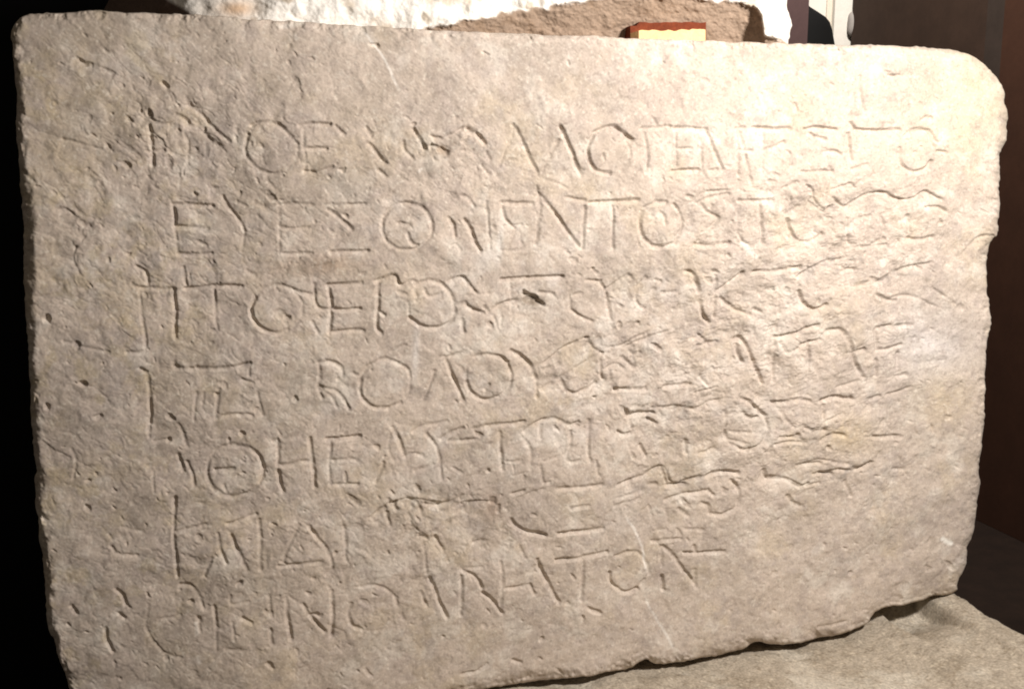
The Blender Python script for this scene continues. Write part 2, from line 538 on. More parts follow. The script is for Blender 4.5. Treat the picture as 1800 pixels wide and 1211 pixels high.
S, Md, F = 2.1, 1.5, 0.8            # strong, medium and faint cuts
CUTS = [
 # ---- first line
 (F, [(258, 196), (268, 210), (280, 216), (296, 218)]), (S, [(262, 222), (266, 240), (267, 260), (268, 290)]), (Md, [(258, 264), (272, 265), (288, 264)]),
 (S, [(310, 200), (322, 205), (331, 214)]), (F, [(322, 232), (329, 246), (331, 262), (329, 290)]), (S, [(331, 183), (352, 199), (366, 216)]), (Md, [(366, 216), (384, 233), (402, 249)]),
 (F, [(356, 232), (373, 245)]),
 (S, [(444, 221), (458, 216), (476, 216), (494, 222), (510, 238), (523, 253)]), (Md, [(436, 238), (431, 258), (435, 276), (446, 290), (460, 301), (478, 307), (496, 304)]), (F, [(496, 304), (514, 290), (523, 270), (523, 253)]),
 (S, [(528, 221), (548, 217), (580, 219)]), (F, [(533, 221), (535, 260), (537, 300)]), (Md, [(535, 261), (556, 260), (574, 262)]), (S, [(536, 301), (556, 303), (572, 299), (585, 295)]),
 (Md, [(590, 222), (603, 235)]), (Md, [(641, 224), (653, 238)]), (S, [(648, 252), (662, 268), (677, 286)]), (Md, [(666, 299), (679, 309)]),
 (Md, [(707, 248), (711, 266), (725, 280)]), (S, [(728, 229), (738, 246), (746, 262)]), (Md, [(758, 240), (775, 244)]), (S, [(788, 239), (812, 227)]), (S, [(822, 225), (838, 236), (851, 251)]), (Md, [(812, 250), (822, 240)]), (Md, [(854, 268), (861, 279)]),
 (Md, [(846, 290), (860, 306)]),
 (2.4, [(901, 221), (914, 238), (924, 260), (933, 282), (944, 305)]), (F, [(904, 230), (892, 258), (878, 292)]),
 (2.4, [(985, 223), (998, 250), (1010, 280), (1023, 306)]), (F, [(982, 246), (968, 272), (954, 302)]),
 (S, [(1044, 233), (1062, 225), (1082, 224)]), (2.6, [(1082, 226), (1098, 236), (1114, 247)]), (S, [(1044, 233), (1034, 258), (1036, 280), (1048, 299), (1072, 305)]), (F, [(1104, 250), (1106, 276), (1090, 300)]),
 (S, [(1130, 227), (1150, 226), (1180, 224)]), (Md, [(1135, 236), (1136, 270), (1134, 302)]), (Md, [(1152, 211), (1157, 224)]),
 (S, [(1188, 227), (1214, 226), (1242, 228)]), (S, [(1186, 301), (1204, 301), (1230, 301)]), (F, [(1190, 230), (1191, 300)]), (F, [(1192, 262), (1218, 262)]),
 (Md, [(1240, 228), (1250, 254), (1261, 276), (1270, 298)]), (F, [(1233, 262), (1235, 305)]), (Md, [(1248, 302), (1259, 299)]),
 (S, [(1296, 226), (1308, 225)]), (Md, [(1298, 228), (1298, 262), (1297, 304)]), (S, [(1300, 266), (1322, 266)]),
 (S, [(1325, 227), (1346, 227), (1366, 228), (1388, 227)]), (Md, [(1344, 264), (1362, 259), (1378, 250)]), (F, [(1342, 230), (1340, 304)]),
 (S, [(1414, 228), (1440, 226), (1470, 228)]), (Md, [(1416, 230), (1430, 240), (1452, 246)]), (Md, [(1448, 268), (1470, 268), (1478, 272)]), (S, [(1410, 304), (1436, 303), (1462, 302)]),
 (Md, [(1497, 216), (1506, 228)]), (S, [(1506, 228), (1530, 230), (1582, 228)]), (Md, [(1493, 236), (1496, 262), (1498, 284)]), (Md, [(1499, 300), (1522, 291)]), (F, [(1580, 230), (1578, 300)]),
 (Md, [(1590, 239), (1606, 228), (1622, 227), (1634, 234), (1643, 256)]), (S, [(1581, 262), (1582, 280), (1592, 296), (1608, 303), (1626, 298), (1638, 284)]), (Md, [(1650, 267), (1663, 269)]), (Md, [(1622, 211), (1630, 205), (1638, 208)]),
 # ---- second line
 (S, [(303, 361), (330, 361), (374, 362)]), (S, [(303, 361), (307, 380), (308, 399)]), (F, [(308, 399), (311, 445)]), (S, [(309, 399), (340, 401), (366, 402)]), (S, [(312, 446), (340, 448), (371, 446)]),
 (Md, [(393, 346), (400, 362), (416, 380), (430, 406)]), (F, [(430, 406), (424, 444)]), (Md, [(418, 356), (434, 362)]), (Md, [(449, 355), (464, 363)]), (F, [(454, 380), (466, 394)]),
 (Md, [(491, 360), (516, 358), (550, 361)]), (Md, [(494, 398), (512, 401), (542, 400)]), (S, [(498, 447), (520, 446), (547, 446)]), (F, [(491, 362), (492, 446)]),
 (Md, [(572, 359), (600, 361), (641, 359)]), (S, [(576, 366), (598, 384), (618, 403)]), (F, [(618, 403), (600, 424), (580, 442)]), (S, [(583, 444), (612, 443), (645, 442)]),
 (S, ell(714, 398, 44, 42, 205, 385)), (Md, ell(714, 398, 44, 42, 25, 205)), (Md, [(700, 393), (717, 396)]), (Md, [(716, 412), (724, 427), (737, 433)]), (F, [(724, 380), (734, 386)]),
 (Md, [(788, 384), (797, 396), (799, 412)]), (S, [(816, 386), (824, 400), (832, 422), (843, 441)]), (Md, [(812, 343), (824, 350), (834, 362)]), (F, [(792, 432), (800, 428), (808, 438)]),
 (F, [(855, 354), (858, 400), (862, 436)]), (S, [(880, 355), (900, 358), (936, 359)]), (Md, [(882, 360), (888, 384), (904, 400)]), (F, [(884, 440), (904, 441), (922, 436), (916, 425)]), (F, [(886, 398), (916, 394)]),
 (S, [(960, 353), (984, 385), (1003, 412), (1021, 434)]), (Md, [(1029, 364), (1027, 400), (1026, 436)]), (Md, [(944, 330), (950, 346), (948, 380), (944, 430)]),
 (Md, [(998, 347), (1030, 353)]), (S, [(1038, 357), (1078, 355), (1123, 352)]), (Md, [(1078, 362), (1079, 400), (1081, 436)]),
 (S, [(1131, 372), (1126, 396), (1133, 418), (1148, 431), (1166, 435), (1186, 428)]), (Md, [(1134, 366), (1152, 357), (1172, 356)]), (Md, [(1186, 360), (1198, 380), (1199, 404), (1186, 428)]), (Md, [(1162, 376), (1170, 380), (1170, 394)]),
 (Md, [(1216, 355), (1236, 338)]), (Md, [(1228, 356), (1250, 348), (1278, 340)]), (Md, [(1232, 357), (1246, 374), (1262, 386), (1244, 408), (1228, 430)]), (S, [(1225, 431), (1250, 431), (1281, 428)]),
 (S, [(1297, 352), (1326, 353), (1358, 352)]), (S, [(1333, 358), (1336, 394), (1336, 428)]), (F, [(1296, 362), (1296, 402)]), (F, [(1296, 404), (1302, 424), (1312, 430)]),
 (Md, [(1375, 332), (1400, 322)]), (Md, [(1382, 378), (1396, 368), (1406, 362)]), (S, [(1385, 388), (1389, 406), (1402, 423), (1420, 427), (1436, 421), (1446, 412)]),
 (Md, [(1490, 384), (1489, 410), (1493, 428), (1504, 429)]), (F, [(1526, 380), (1528, 426)]), (Md, [(1536, 428), (1556, 418)]), (F, [(1552, 380), (1558, 400), (1552, 416)]),
 (Md, [(1599, 380), (1600, 404)]), (S, [(1599, 418), (1618, 421), (1642, 417)]), (Md, [(1628, 367), (1648, 366), (1664, 373)]), (Md, [(1500, 434), (1560, 430)]),
 # ---- third line
 (Md, [(232, 500), (246, 506), (276, 508), (306, 509)]), (F, [(244, 512), (248, 540), (249, 556)]), (Md, [(249, 556), (254, 590), (256, 618)]), (S, [(304, 509), (308, 548), (309, 594)]),
 (S, [(325, 508), (360, 506), (392, 503), (424, 504)]), (Md, [(375, 510), (378, 544), (382, 582)]),
 (S, [(449, 522), (441, 544), (447, 564), (462, 580), (486, 586), (508, 580)]), (Md, [(449, 522), (464, 507), (488, 502), (508, 508)]), (F, [(508, 508), (524, 520), (532, 542), (526, 564), (508, 580)]),
 (Md, [(488, 550), (498, 552), (510, 561)]), (Md, [(510, 508), (528, 514), (550, 518)]),
 (Md, [(553, 499), (553, 522), (560, 541), (578, 544)]), (Md, [(549, 566), (559, 584)]),
 (S, [(579, 500), (581, 540), (579, 584)]), (S, [(577, 500), (606, 500), (635, 497)]), (S, [(580, 543), (606, 545), (632, 543)]), (Md, [(579, 584), (596, 584), (618, 580), (638, 582)]),
 (S, [(665, 500), (664, 538), (661, 572), (670, 586)]), (S, [(661, 495), (680, 488), (694, 485)]), (Md, [(694, 485), (703, 502), (722, 494), (736, 500)]), (Md, [(700, 514), (712, 517)]), (Md, [(664, 548), (676, 555)]),
 (S, [(731, 502), (752, 494), (774, 498), (791, 514), (799, 538), (794, 560), (778, 574), (758, 577), (738, 572), (720, 559)]), (F, [(716, 530), (718, 550)]), (Md, [(728, 508), (731, 520)]), (Md, [(746, 510), (754, 521), (776, 516)]), (Md, [(788, 495), (814, 486)]), (Md, [(814, 486), (824, 500), (838, 515)]), (F, [(820, 519), (858, 516)]),
 (Md, [(800, 537), (815, 531)]), (S, [(817, 531), (828, 543), (848, 548)]), (S, [(850, 539), (858, 546)]), (Md, [(858, 545), (884, 533), (908, 527)]), (Md, [(812, 562), (815, 582)]),
 (S, [(882, 492), (920, 489), (988, 486)]), (Md, [(948, 514), (974, 517)]), (F, [(897, 500), (900, 560)]), (F, [(866, 554), (876, 580)]), (F, [(882, 556), (880, 572)]),
 (S, [(1034, 494), (1056, 495)]), (Md, [(1056, 496), (1066, 510), (1070, 530), (1074, 562)]), (Md, [(1066, 511), (1086, 497), (1103, 482)]), (Md, [(1103, 482), (1110, 487)]), (Md, [(1010, 518), (1023, 516)]), (Md, [(1006, 546), (1018, 556), (1040, 565)]), (F, [(1004, 505), (1005, 545)]),
 (Md, [(1137, 487), (1122, 502), (1117, 520), (1122, 536), (1134, 543)]), (S, [(1156, 492), (1164, 497)]), (Md, [(1166, 516), (1190, 514)]),
 (S, [(1208, 478), (1218, 480), (1224, 496), (1230, 512)]), (S, [(1234, 530), (1238, 552), (1248, 567)]), (Md, [(1252, 478), (1260, 480)]), (Md, [(1257, 484), (1259, 520), (1258, 556)]), (S, [(1263, 514), (1282, 498), (1304, 480)]), (S, [(1270, 525), (1288, 542), (1318, 555)]),
 (S, [(1325, 478), (1364, 475), (1406, 471)]), (F, [(1366, 486), (1367, 549)]), (Md, [(1326, 545), (1336, 550)]),
 (S, [(1404, 514), (1410, 532), (1424, 545), (1438, 545), (1452, 536)]), (F, [(1404, 514), (1402, 498)]),
 (S, [(1482, 479), (1505, 473)]), (Md, [(1508, 502), (1532, 494)]), (S, [(1570, 479), (1600, 470)]), (Md, [(1545, 519), (1558, 526), (1574, 530)]), (Md, [(1560, 486), (1552, 494), (1534, 495)]),
 # ---- fourth line
 (Md, [(224, 620), (254, 620)]), (Md, [(246, 648), (258, 654)]), (S, [(261, 662), (264, 694), (265, 742)]), (F, [(265, 742), (262, 766)]), (Md, [(305, 636), (311, 648), (338, 650)]), (S, [(344, 647), (388, 648), (440, 640)]), (F, [(440, 640), (438, 660)]),
 (Md, [(384, 684), (381, 735)]), (Md, [(382, 735), (400, 729), (422, 727), (442, 729)]), (F, [(425, 668), (446, 674)]), (F, [(343, 688), (342, 738)]), (F, [(356, 690), (356, 712)]), (F, [(452, 690), (462, 730)]),
 (Md, [(560, 638), (562, 662), (560, 684), (566, 700)]), (S, [(558, 637), (582, 636), (598, 644), (602, 656), (594, 666)]), (Md, [(562, 682), (582, 684), (598, 694), (612, 716)]), (F, [(574, 690), (584, 700), (592, 714)]),
 (S, [(644, 644), (634, 664), (632, 684), (640, 704), (660, 716), (684, 715), (704, 707)]), (S, [(644, 644), (660, 634), (678, 630), (700, 637)]), (Md, [(700, 637), (715, 648), (719, 662)]), (F, [(719, 662), (718, 690), (704, 707)]), (Md, [(620, 655), (630, 660)]),
 (Md, [(763, 652), (756, 674), (746, 700)]), (S, [(785, 632), (793, 656), (804, 682), (814, 703)]), (Md, [(772, 627), (790, 627), (816, 619)]), (F, [(690, 618), (714, 606)]),
 (S, [(820, 670), (826, 686), (840, 699), (858, 703), (876, 697)]), (Md, [(876, 697), (894, 678), (898, 656), (890, 636)]), (S, [(890, 636), (874, 625), (854, 622), (834, 628)]), (F, [(834, 628), (820, 646), (820, 670)]), (Md, [(858, 676), (852, 684)]),
 (S, [(898, 618), (914, 624), (928, 638), (938, 656), (943, 676), (942, 698)]),
 (Md, [(955, 650), (980, 640)]), (Md, [(950, 684), (970, 674)]), (Md, [(985, 664), (992, 684), (1008, 692), (1026, 686), (1048, 675)]), (Md, [(1057, 636), (1059, 666)]), (F, [(1066, 650), (1086, 640), (1100, 650)]), (Md, [(1098, 630), (1116, 648)]),
 (S, [(1084, 687), (1108, 686), (1136, 684)]), (S, [(1170, 682), (1192, 679), (1216, 676)]), (Md, [(1232, 664), (1244, 676)]),
 (S, [(1296, 597), (1306, 594), (1315, 610), (1324, 638), (1341, 673)]), (Md, [(1297, 606), (1298, 624), (1306, 638)]), (F, [(1292, 630), (1274, 662)]),
 (Md, [(1362, 596), (1362, 630), (1360, 670)]), (S, [(1362, 594), (1392, 588), (1414, 578), (1436, 573)]), (Md, [(1374, 606), (1384, 620), (1402, 612)]), (Md, [(1420, 602), (1421, 640), (1420, 666)]), (Md, [(1404, 608), (1440, 599)]),
 (2.4, [(1456, 583), (1474, 580), (1486, 592), (1496, 618), (1505, 640), (1517, 662)]), (Md, [(1497, 619), (1517, 615)]),
 (Md, [(1539, 580), (1540, 614)]), (Md, [(1538, 634), (1540, 660)]), (Md, [(1542, 577), (1566, 573)]), (Md, [(1540, 616), (1562, 613), (1584, 606)]), (Md, [(1580, 622), (1580, 656)]), (S, [(1580, 662), (1593, 659)]), (Md, [(1576, 574), (1602, 572)]),
 # ---- fifth line
 (F, [(260, 726), (262, 764)]), (Md, [(312, 745), (324, 764), (330, 784)]), (Md, [(314, 798), (322, 828)]), (Md, [(328, 812), (338, 834), (342, 850)]), (F, [(270, 776), (298, 770)]), (F, [(268, 830), (272, 864)]),
 (S, ell(412, 826, 49, 45, -100, 30)), (Md, ell(412, 826, 49, 45, 30, 95)), (S, ell(412, 826, 49, 45, 95, 170)), (Md, ell(412, 826, 49, 45, 170, 262)), (S, [(378, 825), (396, 824), (410, 822)]), (Md, [(392, 852), (398, 868)]),
 (S, [(482, 775), (490, 774), (488, 800), (488, 816)]), (S, [(488, 826), (492, 846), (497, 863)]), (S, [(543, 770), (546, 796), (550, 826), (552, 856)]), (S, [(489, 815), (512, 816), (526, 811), (545, 810)]),
 (S, [(573, 771), (600, 770), (632, 767)]), (Md, [(580, 774), (578, 812), (580, 851)]), (Md, [(580, 808), (604, 807), (628, 808)]), (Md, [(580, 851), (596, 850), (612, 849), (628, 851)]),
 (Md, [(673, 812), (668, 830), (660, 846)]), (S, [(690, 752), (700, 772), (711, 802)]), (F, [(686, 764), (682, 788), (692, 812)]), (Md, [(711, 802), (724, 797), (742, 800)]),
 (Md, [(750, 764), (764, 780), (772, 800), (775, 842)]), (S, [(776, 771), (794, 760), (812, 752)]), (Md, [(790, 774), (818, 773), (838, 770)]), (Md, [(728, 760), (746, 748), (786, 741)]), (Md, [(730, 828), (746, 823), (760, 816)]), (F, [(798, 820), (812, 830)]),
 (S, [(832, 752), (862, 747), (920, 742)]), (S, [(877, 760), (879, 790), (882, 825)]),
 (F, [(895, 776), (918, 769)]), (F, [(890, 812), (916, 809)]), (Md, [(925, 776), (934, 796), (930, 822)]), (F, [(900, 834), (932, 827)]),
 (S, [(922, 759), (942, 746), (958, 738), (974, 735), (990, 742), (1004, 748), (1018, 744)]), (Md, [(951, 748), (949, 770)]), (Md, [(1003, 760), (1001, 790), (998, 806), (1008, 814), (1020, 811)]), (F, [(960, 810), (996, 798)]),
 (Md, [(1036, 740), (1035, 780), (1038, 812)]), (Md, [(1050, 812), (1054, 836)]), (Md, [(950, 820), (954, 846), (966, 848)]),
 (S, [(1103, 724), (1108, 734), (1126, 728), (1150, 725)]), (Md, [(1140, 737), (1156, 746)]), (Md, [(1088, 760), (1098, 766), (1112, 764)]), (F, [(1110, 740), (1116, 764)]), (Md, [(1128, 786), (1138, 802)]), (F, [(1162, 774), (1174, 774)]), (Md, [(1207, 776), (1210, 799)]), (F, [(1232, 798), (1260, 788)]),
 (S, [(1304, 699), (1318, 706), (1332, 718), (1345, 730)]), (Md, [(1340, 726), (1349, 746), (1344, 770), (1328, 786), (1304, 788), (1286, 780)]), (F, [(1286, 780), (1276, 760), (1276, 722)]), (Md, [(1308, 726), (1320, 735), (1332, 733)]), (F, [(1286, 758), (1334, 762)]), (F, [(1282, 772), (1312, 780)]),
 (S, [(1360, 709), (1384, 705), (1402, 701), (1422, 704)]), (Md, [(1365, 714), (1378, 734), (1392, 749)]), (Md, [(1410, 748), (1426, 756), (1448, 756)]), (Md, [(1362, 782), (1388, 776), (1416, 776)]), (Md, [(1368, 768), (1398, 768), (1416, 776)]),
 (S, [(1443, 704), (1466, 698), (1498, 702)]), (Md, [(1445, 712), (1444, 740), (1440, 756)]), (Md, [(1443, 774), (1462, 764), (1484, 766)]), (F, [(1446, 740), (1480, 726)]),
 (Md, [(1528, 702), (1548, 696)]), (F, [(1554, 736), (1542, 754), (1528, 770)]), (S, [(1536, 769), (1560, 768), (1583, 767)]),
 # ---- sixth line
 (S, [(307, 876), (308, 896)]), (Md, [(308, 896), (306, 940), (309, 980), (312, 1012)]), (Md, [(306, 934), (330, 928), (360, 920)]), (Md, [(400, 919), (424, 912), (448, 904)]), (F, [(214, 926), (250, 934)]),
 (Md, [(381, 938), (388, 962), (398, 986)]), (Md, [(371, 978), (366, 994), (358, 1012)]), (S, [(408, 940), (420, 968), (434, 1000)]), (Md, [(454, 914), (457, 950), (456, 1000)]),
 (Md, [(526, 922), (512, 948), (496, 986)]), (S, [(543, 924), (558, 944), (574, 964)]), (Md, [(574, 964), (584, 992), (572, 1008)]), (Md, [(488, 994), (528, 989), (564, 985)]),
 (Md, [(604, 924), (606, 950), (608, 982)]), (F, [(640, 966), (654, 980)]),
 (S, [(681, 878), (688, 886), (695, 895)]), (Md, [(712, 873), (730, 880), (738, 896)]), (Md, [(642, 922), (656, 906), (676, 892)]), (Md, [(745, 884), (766, 890), (796, 880)]), (Md, [(678, 900), (684, 922)]), (Md, [(718, 904), (724, 924)]),
 (S, [(900, 914), (912, 926), (932, 936), (958, 941)]), (Md, [(735, 942), (748, 946)]), (Md, [(764, 944), (780, 966)]), (F, [(742, 950), (746, 976), (748, 1006)]), (F, [(832, 954), (856, 951)]), (F, [(914, 960), (922, 980)]), (Md, [(902, 868), (918, 862)]),
 (S, [(983, 860), (1020, 857), (1060, 854)]), (Md, [(1004, 893), (1034, 890)]), (S, [(983, 938), (1020, 934), (1060, 929)]), (F, [(1056, 930), (1056, 970)]),
 (Md, [(1088, 854), (1120, 842), (1160, 824)]), (F, [(1086, 876), (1130, 864)]), (F, [(1080, 890), (1126, 878)]), (Md, [(1166, 824), (1176, 850)]), (Md, [(1142, 852), (1158, 852)]), (S, [(1176, 854), (1208, 852)]),
 (Md, [(1206, 846), (1232, 838)]), (S, [(1244, 838), (1268, 832), (1298, 832)]), (Md, [(1172, 880), (1204, 870), (1246, 862)]), (Md, [(1246, 862), (1254, 870)]),
 (Md, [(1288, 846), (1299, 862), (1299, 880), (1290, 896), (1272, 906), (1250, 904)]), (Md, [(1234, 884), (1248, 890), (1250, 904)]), (Md, [(1194, 896), (1212, 908)]), (F, [(1142, 890), (1148, 914)]), (F, [(1170, 896), (1176, 918)]),
 (S, [(1344, 828), (1349, 842)]), (S, [(1350, 840), (1384, 842)]), (Md, [(1384, 842), (1402, 854), (1420, 851)]), (S, [(1384, 872), (1394, 884), (1408, 890)]), (Md, [(1412, 814), (1442, 813)]), (S, [(1440, 831), (1462, 831)]), (Md, [(1464, 812), (1490, 815)]), (S, [(1500, 824), (1516, 822), (1528, 813)]), (Md, [(1486, 846), (1497, 870)]), (F, [(1570, 824), (1588, 824)]),
 # ---- seventh line
 (Md, [(316, 1028), (334, 1028), (348, 1044), (358, 1066)]), (Md, [(348, 1084), (352, 1108)]), (F, [(272, 1128), (290, 1146), (318, 1152)]), (F, [(262, 1060), (258, 1100), (270, 1128)]), (F, [(280, 1086), (318, 1080)]),
 (Md, [(376, 1062), (381, 1098)]), (F, [(381, 1098), (378, 1140)]), (F, [(404, 1044), (406, 1058), (438, 1056)]), (Md, [(426, 1084), (442, 1092)]), (F, [(408, 1092), (410, 1120)]), (F, [(396, 1138), (430, 1138)]),
 (Md, [(472, 1048), (478, 1082)]), (Md, [(476, 1104), (478, 1130)]), (Md, [(503, 1050), (505, 1084)]), (S, [(505, 1084), (511, 1122)]), (F, [(502, 1044), (520, 1054)]), (S, [(532, 1060), (544, 1078), (570, 1108)]), (Md, [(583, 1038), (584, 1076), (582, 1116)]),
 (Md, [(634, 1028), (656, 1026), (678, 1033), (692, 1048), (697, 1062)]), (Md, [(616, 1058), (611, 1078), (618, 1096), (636, 1106)]), (F, [(636, 1106), (664, 1106), (690, 1084)]), (Md, [(704, 1078), (708, 1086)]),
 (Md, [(740, 1040), (751, 1062)]), (S, [(755, 1016), (768, 1046), (786, 1086)]), (Md, [(811, 1012), (812, 1048), (810, 1082)]), (Md, [(812, 1000), (836, 1014), (848, 1034)]), (S, [(850, 1044), (866, 1054), (884, 1078)]), (Md, [(882, 988), (884, 1030), (882, 1066)]), (F, [(814, 999), (846, 996)]),
 (Md, [(886, 1034), (918, 1030), (932, 1028)]), (Md, [(932, 1028), (940, 1046)]), (F, [(942, 994), (930, 1022)]), (S, [(945, 984), (960, 1018), (982, 1060)]),
 (S, [(980, 987), (1020, 980), (1070, 972)]), (S, [(1024, 980), (1026, 1016), (1023, 1054)]),
 (Md, [(1086, 978), (1108, 970), (1126, 974), (1138, 990), (1143, 1010)]), (S, [(1075, 1010), (1078, 1028), (1092, 1040), (1106, 1043), (1122, 1036)]), (F, [(1122, 1036), (1134, 1020)]),
 (Md, [(1164, 962), (1165, 996)]), (S, [(1164, 1016), (1168, 1040)]), (S, [(1166, 962), (1184, 978), (1202, 1004), (1222, 1026)]), (Md, [(1222, 1004), (1224, 1032)]), (Md, [(1222, 960), (1226, 972)]), (Md, [(1205, 972), (1240, 973), (1274, 970)]),
 (F, [(1150, 934), (1172, 932)]), (Md, [(1148, 953), (1198, 947)]), (F, [(1206, 930), (1240, 932)]),
 # ---- breaks on the left margin
 (F, [(112, 244), (140, 252), (178, 262)]), (F, [(134, 448), (134, 470), (142, 484)]),
 (Md, [(140, 106), (150, 113)]), (F, [(172, 76), (188, 92)]), (Md, [(196, 960), (206, 972), (240, 976)]), (Md, [(206, 1034), (216, 1044), (222, 1060)]), (Md, [(210, 1076), (217, 1083)]), (S, [(186, 1104), (188, 1122), (198, 1142)]), (Md, [(126, 1066), (134, 1078)]),
 (F, [(78, 966), (86, 994), (84, 1012)]),
 (F, [(40, 300), (58, 316)]), (F, [(126, 790), (134, 812), (128, 840)]), (S, [(286, 146), (292, 153)]), (Md, [(240, 470), (256, 480), (258, 500)]), (Md, [(322, 470), (328, 500)]), (F, [(112, 600), (190, 620)]), (Md, [(434, 476), (450, 484)]),
 # ---- crown of the slab, right
 (F, [(1508, 136), (1510, 160), (1520, 196)]), (F, [(1596, 96), (1595, 200)]), (Md, [(1560, 134), (1570, 136)]), (Md, [(1300, 220), (1320, 322)]), (F, [(920, 300), (1000, 330)]),
 (F, [(468, 310), (474, 324), (490, 338)]), (Md, [(812, 1186), (838, 1182), (856, 1170)]), (Md, [(902, 1162), (916, 1166)]), (F, [(1440, 1104), (1490, 1092)]),
]
for dp, P in CUTS:
    groove(P, dp * 1.2, 3.5 + 0.85 * dp)

LIPS = [
 (2.4, 20, [(1416, 328), (1428, 334), (1434, 352), (1448, 368), (1466, 368)]), (2.2, 20, [(1464, 348), (1484, 362), (1510, 350), (1532, 340), (1556, 338), (1574, 348), (1606, 349), (1630, 337), (1656, 352)]),
 (1.6, 14, [(1420, 350), (1450, 372), (1474, 366)]), (1.4, 12, [(1462, 334), (1492, 324), (1504, 330)]),
 (1.8, 22, [(1400, 488), (1428, 470), (1456, 460), (1486, 456)]), (1.6, 14, [(1470, 466), (1490, 474), (1506, 470)]), (1.8, 16, [(1560, 484), (1590, 472), (1612, 466), (1640, 462)]), (1.5, 16, [(1500, 504), (1536, 496), (1560, 484)]),
 (1.6, 18, [(952, 640), (990, 612), (1032, 595)]), (1.6, 16, [(1036, 600), (1046, 614), (1064, 622)]), (1.5, 18, [(1074, 611), (1096, 608), (1116, 596), (1140, 584)]), (1.2, 14, [(985, 660), (1024, 640), (1060, 622)]),
 (1.5, 16, [(1100, 612), (1150, 590), (1180, 582)]), (1.8, 14, [(1228, 608), (1246, 604), (1262, 600)]), (1.3, 12, [(1230, 588), (1246, 600)]),
 (1.5, 18, [(1150, 716), (1190, 714), (1222, 720), (1250, 706), (1284, 700)]), (1.2, 14, [(1230, 690), (1262, 680)]), (1.2, 16, [(1470, 680), (1510, 670)]), (1.4, 18, [(1560, 694), (1590, 684), (1604, 680)]),
 (1.6, 18, [(1088, 852), (1130, 838), (1166, 822), (1184, 848), (1212, 852)]), (1.4, 14, [(1200, 848), (1236, 838), (1270, 832)]),
 (2.0, 22, [(1340, 828), (1352, 842), (1386, 842), (1412, 854), (1440, 850)]), (2.0, 22, [(1430, 834), (1470, 824), (1500, 826), (1532, 812)]), (1.2, 20, [(1400, 818), (1440, 806), (1470, 812)]),
 (2.6, 40, [(636, 918), (660, 896), (690, 880), (730, 874), (780, 884), (840, 878), (876, 884)]), (1.6, 16, [(704, 884), (730, 878), (744, 892)]), (1.4, 16, [(880, 888), (920, 868), (960, 856)]),
 (1.8, 18, [(250, 200), (290, 216), (316, 206), (336, 214)]), (1.8, 14, [(750, 258), (770, 252), (792, 262)]), (2.0, 16, [(756, 240), (790, 238), (818, 224), (850, 240)]), (1.8, 16, [(1080, 222), (1100, 236), (1118, 246)]),
 (1.8, 16, [(660, 496), (694, 484), (704, 500), (724, 494)]), (1.6, 14, [(790, 494), (814, 484), (840, 516)]), (1.6, 12, [(818, 530), (850, 548), (884, 532), (912, 526)]),
 (1.4, 14, [(1216, 356), (1240, 338), (1280, 334)]), (1.5, 14, [(940, 330), (960, 350)]), (1.3, 14, [(300, 640), (370, 650), (440, 640)]), (1.7, 20, [(130, 98), (160, 110), (204, 128)]), (1.2, 20, [(106, 242), (178, 262)]), (1.6, 30, [(172, 396), (140, 428), (130, 456), (142, 486), (162, 512)]), (1.2, 22, [(60, 760), (90, 786), (130, 806)]),
 (1.5, 24, [(60, 338), (90, 352), (142, 380)]), (1.2, 14, [(220, 500), (250, 506), (300, 510)]), (1.8, 12, [(1600, 232), (1632, 228), (1648, 250)]), (1.0, 14, [(1560, 526), (1600, 520), (1650, 540)]),
 (1.2, 16, [(1640, 505), (1690, 540)]), (1.0, 18, [(1690, 448), (1720, 420), (1746, 414)]), (1.0, 24, [(540, 470), (620, 456), (680, 462)]),
]
for dp, rc, P in LIPS:
    lip(P, dp, rc)
    if np.mean([q[0] for q in P]) > 940: groove(P, dp * 0.75, 3.6)

PITS = [(262, 198, 7, 6, 3.0), (776, 266, 13, 7, 3.2), (762, 259, 10, 5, 2.5), (730, 220, 6, 5, 2), (827, 232, 9, 6, 2.4), (1612, 266, 4, 3.5, 1.6), (1622, 258, 3.5, 3, 1.5), (1655, 393, 5, 4.5, 2.4),
        (934, 527, 14, 10, 5.0), (924, 518, 8, 6, 4.5), (948, 533, 14, 6, 4.0), (1615, 470, 8, 6, 3.0), (1048, 494, 8, 5, 2.6), (1033, 597, 5, 4, 2.6), (1060, 622, 8, 3.5, 2), (1012, 747, 8, 4, 2.8), (298, 770, 5, 6, 2.8), (380, 692, 6, 5, 2.4),
        (425, 763, 6, 5, 2.4), (402, 774, 5, 4, 1.6), (336, 1057, 6, 5, 2.2), (80, 559, 9, 7, 3.0), (136, 606, 8, 8, 2.2), (148, 672, 9, 6, 3.0), (84, 712, 7, 6, 2.6), (175, 730, 9, 6, 1.8), (690, 886, 5, 7, 3.2), (1456, 787, 6, 5, 2.2), (1526, 815, 5, 5, 2.2),
        (1163, 495, 5, 4, 2.4), (1248, 602, 10, 5, 2.6), (1045, 698, 4, 3.5, 2.2), (1043, 470, 4, 4, 2.4), (954, 1124, 5, 5, 2), (954, 1121, 4, 3, 2), (1494, 1007, 4, 4, 1.6), (1360, 1005, 6, 6, 1.2), (866, 880, 8, 9, 1.6), (874, 896, 6, 9, 1.6),
        (494, 552, 12, 9, 1.4), (508, 560, 7, 5, 2.0), (1460, 366, 9, 5, 2.8), (1638, 367, 8, 4, 2.2), (1570, 136, 7, 3, 1.6), (1637, 207, 4, 4, 2), (1590, 1100, 9, 4, .8), (565, 686, 6, 8, 2.0), (450, 722, 5, 6, 1.4), (520, 700, 5, 5, 1.6), (1535, 492, 10, 6, 2.2)]
for q in PITS:
    pit(*q, ang=rng.uniform(-0.3, 0.6))
